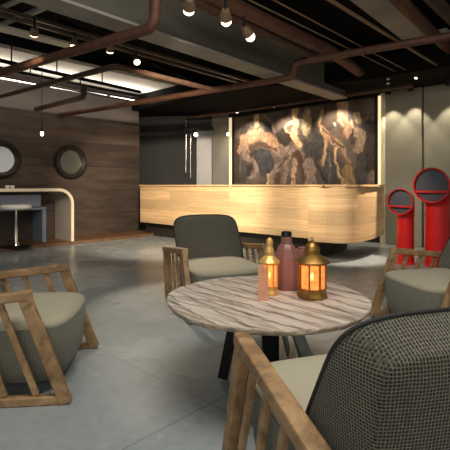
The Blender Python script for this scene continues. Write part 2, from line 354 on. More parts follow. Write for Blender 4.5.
# ================================================================== mural
def make_mural():
    a, bq = -3.84, -.07; z0, z1 = .95, 2.9; nx, nz = 300, 150
    root = thing('mural', 'large cream and charcoal abstract mural behind the wooden counter', 'mural', rw((a+bq)/2, .06, z0))
    rl = root.location.copy()
    me_v = []; me_f = []; cols = []
    S = []     # strokes: (points, radius px, colour, strength)
    cream = (196, 164, 122); pink = (172, 134, 108); dk = (40, 37, 36); lil = (112, 102, 100); br = (112, 84, 60); pale = (214, 190, 150); gb = (62, 62, 68)
    def A1(x, y): return (232+x*.1822, 104+y*.1822)
    def A2(x, y): return (305+x*.2, 96+y*.2)
    grey = (70, 70, 75); drk = (56, 50, 46); lil = (148, 127, 114); pk = (176, 138, 110); cr = (218, 184, 136); brn = (92, 66, 50)
    for fn, k, rows in ((A1, .1822, (
        ([(170, 290), (185, 350)], 44, grey, .9), ([(60, 150), (100, 100), (170, 110), (225, 145)], 15, drk, .85), ([(30, 200), (28, 420)], 12, drk, .6), ([(70, 330), (60, 420)], 14, grey, .7), ([(275, 165), (282, 205)], 28, drk, .9),
        ([(60, 250), (75, 195), (130, 165), (190, 180), (240, 230), (275, 262)], 30, pk, .95), ([(100, 200), (150, 185), (190, 195)], 20, (196, 150, 116), .7), ([(100, 245), (165, 218), (240, 250)], 6, brn, .7),
        ([(60, 250), (78, 300), (118, 315), (132, 368), (104, 402)], 14, lil, .95), ([(95, 345), (92, 385)], 8, drk, .8), ([(120, 262), (105, 275)], 10, drk, .8),
        ([(275, 262), (330, 250), (370, 240)], 26, lil, .9), ([(330, 255), (298, 302), (235, 360), (208, 432)], 17, lil, .95), ([(288, 300), (300, 360), (282, 432)], 11, lil, .9), ([(250, 380), (250, 434)], 8, brn, .9),
        ([(135, 40), (132, 115)], 13, cr, .9), ([(180, 60), (225, 110), (235, 150)], 8, lil, .8), ([(290, 20), (300, 80)], 9, brn, .8),
        ([(345, 20), (350, 120), (342, 180), (372, 225)], 16, cr, .95), ([(330, 105), (298, 108), (292, 132), (322, 160)], 7, cr, .95), ([(314, 168), (319, 198)], 9, (76, 40, 34), .95),
        ([(372, 20), (390, 60), (425, 85)], 6, brn, .95), ([(398, 100), (408, 150), (424, 190)], 18, cr, .8), ([(352, 258), (380, 300), (385, 432)], 7, brn, .95), ([(398, 275), (425, 322)], 20, lil, .9),
        ([(200, 380), (195, 435)], 5, cr, .9), ([(342, 310), (335, 435)], 14, (190, 158, 128), .9), ([(410, 375), (410, 435)], 13, lil, .9), ([(310, 280), (285, 300), (262, 350)], 4, brn, .7))),
      (A2, .2, (
        ([(325, 170), (318, 330)], 50, drk, .85), ([(48, 225), (40, 280)], 46, (66, 61, 60), .9), ([(130, 55), (118, 130)], 34, (74, 62, 54), .85), ([(120, 300), (120, 420)], 26, (80, 78, 82), .8), ([(282, 290), (280, 430)], 22, (88, 82, 82), .8),
        ([(10, 80), (12, 160)], 15, cr, .8), ([(290, 112), (352, 106)], 13, (112, 98, 84), .7), ([(20, 330), (30, 430)], 26, lil, .85), ([(340, 390), (335, 436)], 18, lil, .8),
        ([(85, 80), (70, 140), (95, 190), (106, 240), (90, 342)], 8, (188, 152, 114), .95), ([(75, 150), (130, 210), (180, 250), (215, 320)], 12, (176, 144, 114), .95), ([(90, 165), (140, 212), (190, 262)], 3, brn, .8),
        ([(192, 40), (186, 92)], 26, (200, 164, 118), .85), ([(182, 112), (224, 152), (202, 192)], 20, pk, .95), ([(170, 150), (190, 190), (196, 215)], 6, brn, .7), ([(262, 92), (266, 122)], 14, (208, 178, 132), .95), ([(232, 120), (248, 172)], 5, cr, .9),
        ([(262, 178), (282, 200), (268, 262)], 24, (166, 140, 112), .9), ([(147, 135), (150, 150)], 5, (232, 222, 206), .95), ([(157, 256), (150, 320), (170, 380), (192, 432)], 6, cr, .95),
        ([(212, 362), (222, 436)], 24, (172, 140, 100), .9), ([(128, 280), (118, 420)], 1.6, lil, .8), ([(150, 60), (165, 110)], 4, brn, .8), ([(238, 170), (236, 230)], 6, drk, .8), ([(60, 340), (110, 432)], 5, drk, .8)))):
        for pl_, r, c, st_ in rows: S.append(([fn(*q) for q in pl_], r*k, c, st_))
    def seg(px, py, A, B):
        ax, ay = A; dx, dy = B[0]-ax, B[1]-ay; t = max(0, min(1, ((px-ax)*dx+(py-ay)*dy)/(dx*dx+dy*dy+1e-9)))
        return math.hypot(px-ax-t*dx, py-ay-t*dy)
    for j in range(nz+1):
        for i in range(nx+1):
            p = rw(a+(bq-a)*i/nx, .06, z0+(z1-z0)*j/nz)
            px = CX+F*p.x/p.y; py = HY-F*(p.z-EYE)/p.y
            wx = noise.noise((px*.14, py*.14, 1.3))*2.4+noise.noise((px*.5, py*.5, 3.3))*.9; wy = noise.noise((px*.14, py*.14, 7.7))*2.4+noise.noise((px*.5, py*.5, 8.3))*.9
            qx, qy = px+wx, py+wy
            n1 = noise.fractal((px*.05, py*.05, 2.2), 1, 2, 5)
            base = [98+30*n1, 86+28*n1, 78+26*n1]
            for pl_, r, c, s in S:
                d = min(seg(qx, qy, u, v) for u, v in zip(pl_, pl_[1:]))
                if d < r*1.2+.5:
                    k = s*min(1, (r*1.2+.5-d)/(r*.3+.5))
                    if d > r*.95: c = [x*.72 for x in c]
                    tex = 1+.28*noise.noise((px*.5, py*.28, 4.4))+.2*noise.noise((px*1.3, py*1.3, 9.1))
                    base = [bb*(1-k)+cc*tex*k for bb, cc in zip(base, c)]
            e = noise.noise((px*.7, py*.25, 3.0))*9+noise.noise((px*2.1, py*2.1, 5.0))*7
            cols.append(srgb(*[max(8, min(245, x+e)) for x in base])); me_v.append(tuple(p-rl))
    for j in range(nz):
        for i in range(nx):
            q = j*(nx+1)+i; me_f.append((q, q+1, q+nx+2, q+nx+1))
    me = bpy.data.meshes.new('painted_panel'); me.from_pydata(me_v, [], me_f)
    at = me.color_attributes.new('paint', 'FLOAT_COLOR', 'POINT')
    at.data.foreach_set('color', [x for c in cols for x in c])
    m, nt, b = newmat('mural_paint'); vc = N(nt, 'ShaderNodeVertexColor', layer_name='paint'); L(nt, vc.outputs[0], b.inputs['Base Color']); b.inputs['Roughness'].default_value = .38
    me.materials.append(m); o = bpy.data.objects.new('painted_panel', me); COL.objects.link(o); o.parent = root
    fr = MB()
    fr.bar(rw(a-.03, .03, z0)-rl, rw(a-.03, .03, z1)-rl, .06, .09, up=VX); fr.bar(rw(bq+.03, .03, z0)-rl, rw(bq+.03, .03, z1)-rl, .06, .09, up=VX)
    fr.bar(rw(a, .0, (z0+z1)/2)-rl, rw(bq, .0, (z0+z1)/2)-rl, .06, z1-z0)
    fr.build('frame', M['mirrorframe'], root, smooth=False)
make_mural()
mb = MB(); mb.bar(rw(-3.965, .05, .95), rw(-3.965, .05, 2.9), .05, .1, up=VX); tag(mb.build('edge_light', M['edge_led'], smooth=False), 'warm vertical light strip along the left edge of the mural', 'light strip')

mb = MB(); mb.bar(rw(.03, .1, .95), rw(.03, .1, 2.9), .05, .03, up=VX); tag(mb.build('edge_light', M['edge_led2'], smooth=False), 'warm vertical light strip between the mural and the cream column at right', 'light strip')

# ================================================================== reception counter
CL = Vector((-1.95, 9.87, 0)); CORN = CL+VX*4.72
ctr = thing('reception_counter', 'long pale timber reception counter floating on a dark plinth below the mural', 'counter', CL)
zc0, zc1 = .30, 1.12
def cpt(t, n, z): return VX*t+AX*n+UP*z
mb = MB(); mb.bar(cpt(0, .06, (zc0+zc1)/2), cpt(4.70, .06, (zc0+zc1)/2), .12, zc1-zc0, bev=.006); uv_panel(mb.build('front_panel', M['counterwood'], ctr, smooth=False), VX)
mb = MB(); mb.bar(cpt(.0, .34, 1.14), cpt(4.74, .34, 1.14), .74, .03, bev=.006); mb.build('counter_top', M['countertop'], ctr, smooth=False)
# bowed end section: follows a curved plan
plan = [(1.50, 6.60), (1.60, 6.47), (1.78, 6.42), (1.98, 6.50), (2.2, 6.72), (2.42, 7.0), (2.64, 7.34), (2.80, 7.62), (2.92, 7.88)]
outer = [Vector((x, y, 0))-CL for x, y in plan]
inner = [p+Vector((-.20, .12, 0)) for p in outer]
def poly_wall(z0, z1):
    mb = MB(); k = len(outer)
    V = [[mb.bm.verts.new(p+UP*z) for p in (*outer, *reversed(inner))] for z in (z0, z1)]
    n = len(V[0])
    for i in range(n): mb.bm.faces.new((V[0][i], V[0][(i+1) % n], V[1][(i+1) % n], V[1][i]))
    for V_ in V:
        for i in range(k-1): mb.bm.faces.new((V_[i], V_[i+1], V_[n-2-i], V_[n-1-i]))
    return mb
o = poly_wall(.275, 1.12).build('end_panel', M['counterwood'], ctr, angle=60)
me = o.data; uv = me.uv_layers.new(name='UVMap')
for p in me.polygons:
    for li in p.loop_indices:
        c = me.vertices[me.loops[li].vertex_index].co; uv.data[li].uv = (c.x*.9+c.y*.9+.5, c.z+.07)
mb = MB(); topo = [p+Vector((.02, -.02, 0)) for p in outer]+[Vector((2.75, 8.0, 0))-CL, Vector((1.95, 7.25, 0))-CL]
mb.prism(topo, 1.126, 1.157); mb.build('end_top', M['countertop'], ctr, smooth=False)
mb = MB(); mb.bar(cpt(.02, .35, .15), cpt(4.6, .35, .15), .4, .3); mb.build('plinth', M['plinth'], ctr, smooth=False)
mb = MB(); mb.prism([Vector(p)-CL for p in [(1.5, 7.15, 0), (1.85, 7.2, 0), (2.2, 7.75, 0), (1.9, 8.1, 0), (1.4, 7.4, 0)]], 0, .275); mb.build('end_plinth', M['plinth'], ctr, smooth=False)

# ================================================================== left desk, stool, mirrors
def make_desk():
    # waterfall desk: top and right leg one bent slab, running along the wall on the platform
    root = thing('waterfall_desk', 'cream edged bar desk with one rounded waterfall end by the dark wooden wall', 'desk', wl(.0, .5, .05))
    base = root.location.copy()
    tE = (D(73, 8.45, 0)-W0).dot(AX); n1, n0 = .80, .1
    H, th, R = 1.085, .055, .3; path = []
    for t in (-3.0, -1.5, tE-R): path.append((t, H))
    for k in range(1, 9):
        a = PI/2*k/8; path.append((tE-R+R*math.sin(a), H-R+R*math.cos(a)))
    path.append((tE, .6)); path.append((tE, .05))
    ins = []
    for i, (t, z) in enumerate(path):
        if i <= 2: ins.append((t, z-th))
        elif i >= len(path)-2: ins.append((t-th, z))
        else:
            a = PI/2*(i-2)/8; ins.append((tE-R+(R-th)*math.sin(a), H-R+(R-th)*math.cos(a)))
    def pts(n): return [[wl(t, n, z)-base for t, z in path], [wl(t, n, z)-base for t, z in ins]]
    mb = MB(); a, b_ = pts(n1-.02), pts(n0)
    va = [[mb.bm.verts.new(p) for p in r] for r in a]; vb = [[mb.bm.verts.new(p) for p in r] for r in b_]
    for i in range(len(path)-1):
        for f in ((va[0][i], va[0][i+1], vb[0][i+1], vb[0][i]), (va[1][i], va[1][i+1], vb[1][i+1], vb[1][i]), (va[0][i], va[0][i+1], va[1][i+1], va[1][i]), (vb[0][i], vb[0][i+1], vb[1][i+1], vb[1][i])):
            mb.bm.faces.new(f)
    mb.bm.faces.new((va[0][-1], va[1][-1], vb[1][-1], vb[0][-1])); mb.bm.faces.new((va[0][0], va[1][0], vb[1][0], vb[0][0]))
    mb.build('bent_slab', M['deskgrey'], root, angle=40)
    mb = MB(); a = pts(n1); b_ = pts(n1-.019)
    va = [[mb.bm.verts.new(p) for p in r] for r in a]; vb = [[mb.bm.verts.new(p) for p in r] for r in b_]
    for i in range(len(path)-1):
        for f in ((va[0][i], va[0][i+1], vb[0][i+1], vb[0][i]), (va[1][i], va[1][i+1], vb[1][i+1], vb[1][i]), (va[0][i], va[0][i+1], va[1][i+1], va[1][i])):
            mb.bm.faces.new(f)
    o = mb.build('front_edge', M['cream'], root, angle=40); o['label'] = 'cream front edge'
make_desk()
for k, (px, lab) in enumerate(((1, 'small white cup at the left edge of the cream edged desk'), (8, 'small white cup just right of its twin on the cream edged desk'))):
    p = D(px, 7.95, 1.085)
    tC = (p-W0).dot(AX); p = wl(tC, .55, 1.086)
    mb = MB(); mb.lathe([(.0, 0), (.028, 0), (.036, .03), (.038, .055), (.033, .055), (.03, .012), (0, .01)], seg=20)
    o = mb.build('cup', M['whiteplastic']); o.location = p; tag(o, lab, 'cup', 'cups on the desk')

# low blue-grey table under the desk and the box on it
tb = thing('side_table', 'low blue grey table with a slab leg under the cream edged desk', 'table', wl(0, .4, .05))
bs = tb.location.copy(); tt = (D(40, 8.5, 0)-W0).dot(AX)
mb = MB(); mb.bar(wl(-1.5, .3, .70)-bs, wl(tt, .3, .70)-bs, .44, .05, bev=.006); mb.build('table_top', M['bluegrey'], tb, smooth=False)
for t in (tt-.04, -1.2):
    mb = MB(); mb.bar(wl(t, .3, .05)-bs, wl(t, .3, .674)-bs, .44, .08, up=AX, bev=.006); mb.build('leg', M['bluegrey'], tb, smooth=False)
t2 = (D(34, 8.5, 0)-W0).dot(AX)
mb = MB(); mb.bar(wl(-1.4, .3, .727+.12), wl(t2, .3, .727+.12), .34, .24, bev=.012); tag(mb.build('storage_box', M['bluegrey'], smooth=False), 'long blue grey box on the low table under the desk', 'box')

sp = D(16, 7.66, 0)
st = thing('bar_stool', 'bar stool with white round seat and chrome post before the cream edged desk', 'stool', sp)
tS = (sp-W0).dot(VX); zS = .05 if tS < .85 else 0
st.location.z = zS
mb = MB(); mb.lathe([(0, 0), (.25, 0), (.255, .012), (.22, .02), (.05, .028), (0, .028)], seg=36); mb.build('base', M['blackmetal'], st)
mb = MB(); mb.lathe([(.06, .027), (.045, .06), (.028, .11), (.028, .4), (.02, .41), (.02, .68), (0, .68)], seg=20); mb.build('post', M['chrome'], st)
mb = MB(); mb.lathe([(0, .655), (.14, .66), (.235, .668), (.258, .69), (.258, .725), (.24, .745), (.15, .752), (0, .75)], seg=36); mb.build('seat', M['whiteplastic'], st)

for px, lab in ((70, 'round porthole mirror in a deep dark frame right of the hanging bulb'), (0.5, 'round porthole mirror cut off by the left edge, dark frame')):
    k = (px-CX)/F; t = (k*W0.y-W0.x)/(AX.x-k*AX.y)
    c = wl(t, 0, 1.635)
    mr = thing('porthole_mirror', lab, 'mirror', c, 0, 'porthole mirrors on the wooden wall')
    mb = MB(); mb.lathe([(.36, 0.001), (.365, .06), (.34, .1), (.30, .11), (.255, .08), (.245, .03), (.245, .002)], axis=VX, seg=48); mb.build('frame', M['mirrorframe'], mr)
    mb = MB(); mb.lathe([(.0, .012), (.25, .012), (.25, .03), (0, .03)], axis=VX, seg=48); mb.build('glass', M['mirror'], mr)

# pendant bulb by the left wall
pb = D(42, 7.0, 2.0)
pn = thing('pendant_bulb', 'small glowing bulb on a long thin cable before the wooden wall', 'pendant lamp', pb)
mb = MB(); mb.tube([(0, 0, .07), (0, 0, 3.64-2.0)], .006, 6); mb.build('cable', M['blackmetal'], pn)
mb = MB(); mb.lathe([(0, .02), (.016, .02), (.018, .07), (.01, .085), (0, .085)], seg=14); mb.build('socket', M['blackmetal'], pn)
mb = MB(); mb.lathe([(0, -.05), (.015, -.043), (.023, -.02), (.018, .005), (.012, .02), (0, .02)], seg=16); mb.build('bulb', M['bulb'], pn)
def point(parent, power, r=.04, color=(1, .8, .55), loc=(0, 0, 0)):
    l = bpy.data.lights.new('glow', 'POINT'); l.energy = power; l.color = color; l.shadow_soft_size = r
    o = bpy.data.objects.new('glow', l); COL.objects.link(o); o.parent = parent; o.location = loc
point(pn, 4, .03, loc=(0, 0, -.13))

# tubular lamps behind the counter
pz = D(188, 10.7, 2.0)
tl = thing('wall_lamp', 'twin chrome tube lamp with a black arm and small bulb beside the steel door', 'lamp', pz)
for dx, z0, z1 in ((-.05, -.55, .78), (.06, -.68, .62)):
    mb = MB(); mb.tube([(dx, 0, z0), (dx, 0, z1)], .017, 10); mb.build('tube', M['chrome'], tl)
mb = MB(); mb.box((.27, 0, .56), (.75, .05, .07), None, .008); mb.box((.0, .12, .5), (.2, .3, .16), None, .01); mb.build('arm', M['blackmetal'], tl, smooth=False)
mb = MB(); mb.lathe([(0, -.05), (.04, -.03), (.05, .0), (.035, .04), (0, .05)], c=(.2, -.08, .39), seg=16); mb.build('bulb', M['bulb'], tl)
point(tl, .5, .05, loc=(.2, -.2, .3))
pz = D(228, 10.6, 2.4)
t2 = thing('pendant_bulb', 'tiny glowing bulb hanging at the left edge of the mural', 'pendant lamp', pz)
mb = MB(); mb.tube([(0, 0, .04), (0, 0, .56)], .005, 6); mb.build('cable', M['blackmetal'], t2)
mb = MB(); mb.lathe([(0, -.04), (.022, -.03), (.03, .0), (.02, .04), (0, .05)], seg=16); mb.build('bulb', M['bulb'], t2)
point(t2, 1.5, .03, loc=(0, -.02, -.1))

# ================================================================== red cowls at the right
def cowl(loc, hmouth, rm, rs, face, label):
    root = thing('ventilation_cowl', label, 'cowl', loc, 0, 'red cowls by the grey wall')
    f = Vector((*face, 0)).normalized(); rb = rm*.95
    mc = f*(rb*.95)+UP*hmouth
    pts = [Vector((0, 0, 0)), UP*(hmouth-rb*1.35)]; rr = [rs*1.0, rs*.98]
    z0 = hmouth-rb*1.1
    for k in range(0, 9):
        a = PI/2*k/8
        pts.append(f*(rb*.95*(1-math.cos(a)))*.75+UP*(z0+rb*1.1*math.sin(a))); rr.append(rs+(rm*.93-rs)*(k/8)**1.1)
    pts.append(mc); rr.append(rm)
    seg = 32
    side = f.cross(UP); out = []
    for i, p in enumerate(pts):
        if i < 3: nrm = UP
        elif i >= len(pts)-2: nrm = f
        else:
            a = PI/2*(i-2)/8; nrm = (UP*math.cos(a)+f*math.sin(a)).normalized()
        u = side; v = nrm.cross(u)
        out.append([p+(u*math.cos(2*PI*k/seg)+v*math.sin(2*PI*k/seg))*rr[i] for k in range(seg)])
    v = f.cross(side)
    def ring(c, r): return [c+(side*math.cos(2*PI*k/seg)+v*math.sin(2*PI*k/seg))*r for k in range(seg)]
    out.append(ring(mc+f*.02, rm)); out.append(ring(mc+f*.02, rm*.92)); out.append(ring(mc-f*.05, rm*.9))
    MB().rings(out).build('body', M['red'], root, angle=50)
    mb = MB(); mb.lathe([(0, 0), (rm*.91, 0), (rm*.91, .02), (0, .03)], c=mc-f*.045, axis=f, seg=32); o = mb.build('grille', M['grille'], root); o['label'] = 'dark grey round grille'
    mb = MB(); mb.box(mc+f*.005-UP*rm*.36, (rm*1.68, .03, rm*.13), side, .004); mb.build('cross_bar', M['red'], root, smooth=False)
    mb = MB(); mb.lathe([(0, 0), (rs*1.12, 0), (rs*1.12, .02), (rs, .03)], seg=32); mb.build('base_flange', M['red'], root)
cowl(D(437.5, 6.15, 0), 1.145, .25, .165, (-.72, -.69), 'taller red cowl with a dark round mouth, nearest the right edge')
cowl(D(405.5, 6.3, 0), .91, .19, .118, (-.72, -.69), 'shorter red cowl with a dark round mouth, left of the taller one')

kk = (412.5-CX)/F; tq = (kk*R0.y-R0.x)/(VX.x-kk*VX.y); q = rw(tq, .101, .86)
mb = MB(); mb.bar((0, 0, 0), AX*-.02, .07, .12, bev=.003); o = mb.build('wall_switch', M['cream'], smooth=False); o.location = q; tag(o, 'tiny cream wall switch on the grey wall between the two red cowls', 'switch')

# ================================================================== ceiling services
def pipe(pts, r, mat, label, name='ceiling_pipe', fillet=.12, group=None):
    c = pts[0].copy(); mb = MB(); mb.tube([p-c for p in pts], r, 14, fillet)
    o = mb.build(name, M[mat], angle=60); o.location = c; return tag(o, label, 'pipe' if 'pipe' in name else 'conduit', group)
e = P(155, 27, 2.66)
pipe([P(-40, 85, 2.66), e, Vector((e.x, e.y, 2.98)), P(250, -22, 2.98)], .055, 'rust', 'thick rust brown pipe turning up at an elbow before the grey bulkhead, upper left')
e = P(294, 77, 2.72); u = Vector((e.x, e.y, 2.93))
pipe([P(60, 115, 2.62), e, u, P(480, 31, 2.96)], .05, 'rust', 'rust pipe passing under the bulkhead then stepping up toward the right')
pipe([P(-30, 104, 2.62), P(116, 66, 2.62), P(214, 90, 2.62)], .038, 'brown', 'dark brown pipe bending at a corner below the white ceiling panel')
e = P(84, 97, 2.5)
pipe([P(36, 109, 2.5), e, Vector((e.x, e.y, 2.68))], .045, 'brown', 'short dark pipe with an upturned end before the mauve plaster')
pipe([P(-20, 72, 3.0), P(130, 101, 3.0)], .02, 'brown', 'thin dark pipe running along the mauve plaster')
pipe([P(200, -9, 3.1), P(330, 51, 3.1), P(362, 74, 3.1)], .085, 'rust', 'upper of two thick rust pipes above the spotlights at top centre')
pipe([P(178, -6, 3.0), P(318, 58, 3.0)], .05, 'brown', 'lower of two rust pipes above the spotlights at top centre')
pipe([P(385, -14, 3.2), P(432, 33, 3.2), P(452, 52, 3.2)], .075, 'rust', 'rust pipe at the top right beside the flat grey duct')
pipe([P(420, -14, 3.3), P(470, 36, 3.3)], .08, 'brown', 'dark brown pipe in the top right corner')
mb = MB(); a, b_ = P(350, -22, 3.42), P(418, 36, 3.42); mb.bar(a, b_, .36, .14, bev=.01); tag(mb.build('air_duct', M['flange'], smooth=False), 'flat grey duct crossing the top right of the ceiling', 'duct')
mb = MB(); a, b_ = P(436, 34, 3.42), P(500, 78, 3.42); mb.bar(a, b_, .3, .12, bev=.01)
tag(mb.build('air_duct', M['flange'], smooth=False), 'short grey duct end against the right edge below the rust pipe', 'duct')
for a, b_, lab in (((3, 7), (40, -10), 'grey conduit nearest the top left corner'), ((-14, 31), (75, -6), 'long grey conduit crossing over the rails at top left'), ((26, 16), (62, 0), 'short grey conduit beside the long one at top left')):
    pipe([P(*a, 3.2), P(*b_, 3.2)], .03, 'galv', lab, 'ceiling_conduit', 0, 'grey conduits at the top left')
def rail(a, b_, z, wd, mat, label, hang=(), hr=.006):
    p, q = P(*a, z), P(*b_, z)
    root = thing('ceiling_rail', label, 'rail', p, 0)
    mb = MB(); mb.bar(Vector(), q-p, wd, wd*1.1); mb.build('rail_bar', M[mat], root, smooth=False)
    for t in hang:
        c = (q-p)*t
        mb = MB(); mb.tube([c, c+UP*(3.65-z-c.z)], hr, 6); mb.build('hanger', M['blackmetal'], root)
    return root
rail((-20, 3), (262, 85), 3.0, .035, 'rail', 'upper rail of the long pair in front of the bulkhead flange at left', (.2, .45, .7))
rail((-20, 9), (262, 89), 3.0, .035, 'rail', 'lower rail of the long pair in front of the bulkhead flange at left', (.3, .6))
rail((-20, 56), (140, 92), 3.05, .05, 'blackmetal', 'upper black rail before the white ceiling panel', (.15, .4, .7), .012)
rail((-20, 64), (140, 97), 3.05, .04, 'blackmetal', 'lower black rail before the white ceiling panel', (.25, .55), .012)
rail((245, -2), (417, 82), 3.0, .011, 'tanrail', 'thin rail left of its pair, running down to the mural top right')
rail((268, -3), (430, 83), 3.0, .011, 'tanrail', 'thin rail right of its pair, running down past the mural')
rail((320, -6), (460, 79), 3.0, .026, 'tanrail', 'thick tan rail at the upper right, past the thin pair')
rail((60, 22), (210, 88), 3.12, .06, 'black', 'black rail just below the grey bulkhead flange', (.5,))
a, b_ = rw(-4.6, 1.0, 2.86), rw(.9, .75, 2.86)
mb = MB(); mb.tube([Vector(), b_-a], .04, 12); o = mb.build('lamp_rail', M['brown']); o.location = a; tag(o, 'dark brown lamp rail along the top of the mural', 'rail')

def led(a, b_, wd, label):
    c = (a+b_)/2; root = thing('linear_light', label, 'light', c, 0, 'linear lights by the white ceiling')
    mb = MB(); mb.bar(a-c, b_-c, wd, .03); mb.build('diffuser', M['led'], root, smooth=False)
    mb = MB(); mb.bar(a-c+UP*.035, b_-c+UP*.035, wd+.02, .04); mb.build('housing', M['blackmetal'], root, smooth=False)
t = lambda px: ((px-CX)/F*W0.y-W0.x)/(AX.x-(px-CX)/F*AX.y)
led(wl(-1.2, .3, 3.12), wl(1.05, .3, 3.12), .045, 'long bright strip light on the left below the white ceiling')
led(wl(1.15, .3, 3.12), wl(2.4, .3, 3.12), .045, 'bright strip light in the middle of the row below the white ceiling')
led(wl(2.5, .3, 3.12), wl(3.2, .3, 3.12), .045, 'short bright strip light at the right end of the row')
for tq in (-.4, 1.2, 2.7):
    o = area('cove_light', wl(tq, .75, 3.02), wl(tq, .85, 3.5), 1.3, .1, 9, (1, .93, .82))

def spotlamp(p, aim, power, label, angle=70, name='track_spotlight', group='track spotlights', stem=.12, s=1.15, blend=.6, color=(1, .84, .64), dome=1.0):
    d = (Vector(aim)-p).normalized()
    root = thing(name, label, 'spotlight', p, 0, group)
    mb = MB(); mb.lathe([(0, -.075*s), (.024*s, -.075*s), (.034*s, -.05*s), (.042*s, 0), (.036*s, 0), (.034*s, -.012*s)], axis=d, seg=18); mb.build('lamp_head', M['tanrail'], root)
    mb = MB(); mb.lathe([(0, -.010*s), (.034*s, -.010*s), (.037*s, .004*s), (.035*s, .014*s*dome), (.02*s, .022*s*dome), (0, .024*s*dome)], axis=d, seg=18); mb.build('lens', M['lens'], root)
    if stem:
        mb = MB(); mb.tube([-d*.065*s, -d*.065*s+UP*stem], .01*s, 8); mb.build('stem', M['blackmetal'], root)
    l = bpy.data.lights.new('beam', 'SPOT'); l.energy = power; l.spot_size = math.radians(angle); l.spot_blend = blend; l.color = color; l.shadow_soft_size = .05
    o = bpy.data.objects.new('beam', l); COL.objects.link(o); o.parent = root; o.location = d*.09; o.rotation_euler = d.to_track_quat('-Z', 'Y').to_euler()
    return root
for (px, py), aim, pw, lab in (((34, 34), (-3.7, 7.6, .7), 90, 'first spotlight from the left on the left track'), ((74, 46), (-2.2, 5.2, 0), 60, 'second spotlight from the left on the left track'),
                           ((110, 51), (-2.2, 7.8, .0), 70, 'third spotlight from the left on the left track'), ((137, 62), (-.3, 4.25, .4), 330, 'fourth spotlight on the left track, nearest the rust elbow')):
    spotlamp(P(px, py, 2.82), aim, pw, lab, 46)
for (px, py), aim, pw, lab in (((189, 8), (-1.1, 9.0, .65), 1500, 'spotlight nearest the pipe elbow on the bulkhead face'), ((226, 19), (.3, 7.8, .65), 430, 'tilted spotlight in the middle of three on the bulkhead face'),
                           ((249, 35), (2.15, 6.6, .8), 300, 'spotlight farthest right of three on the bulkhead face')):
    spotlamp(P(px, py, 2.74), aim, pw, lab, 40 if px > 240 else 54, group='spotlights on the bulkhead', s=1.4, dome=2.2)
for px, tq, lab in ((257, -3.25, 'recessed lamp over the left part of the mural'), (293, -2.15, 'recessed lamp over the middle of the mural'), (343, -.95, 'recessed lamp over the right part of the mural')):
    p = rw(tq, .6, 2.91); spotlamp(p, rw(tq, .06, 1.9), 85, lab, 105, 'mural_downlight', 'downlights over the mural', 0)
for tq, lab in ((.3, 'downlight washing the grey wall beside the mural'), (.72, 'second downlight washing the grey wall, left of the seam'), (1.35, 'downlight washing the wall right of the seam')):
    p = rw(tq, .34, 2.948)
    rt = thing('wall_downlight', lab, 'spotlight', p, 0, 'downlights washing the right wall')
    mb = MB(); mb.lathe([(.05, 0), (.055, 0), (.055, -.09), (.048, -.09), (.048, -.01), (0, -.01)], seg=20); mb.build('can', M['blackmetal'], rt)
    mb = MB(); mb.lathe([(0, -.03), (.045, -.03), (.045, -.015), (0, -.012)], seg=20); mb.build('lens', M['lens'], rt)
    l = bpy.data.lights.new('beam', 'SPOT'); l.energy = 46; l.spot_size = math.radians(70); l.spot_blend = .25; l.color = (1, .86, .66); l.shadow_soft_size = .03
    lo = bpy.data.objects.new('beam', l); COL.objects.link(lo); lo.parent = rt; lo.location = (0, 0, -.095); lo.rotation_euler = (rw(tq, .17, 1.2)-p).to_track_quat('-Z', 'Y').to_euler()
spotlamp(P(416, 78, 2.9), (2.3, 6.82, .9), 800, 'small spotlight at the end of the thin rails, upper right', 27, s=.6)
q = P(388, 80, 2.92); root = thing('ceiling_lamp', 'tiny white twin lamp on the dark ceiling above the right wall', 'lamp', q)
mb = MB(); mb.box((0, 0, .015), (.045, .04, .025), None, .006); mb.build('upper_lens', M['whiteplastic'], root); mb = MB(); mb.box((0, 0, -.06), (.045, .04, .025), None, .006); mb.build('lower_lens', M['whiteplastic'], root)
mb = MB(); mb.box((0, .04, .0), (.05, .03, .2), None, .004); mb.build('bracket', M['blackmetal'], root)

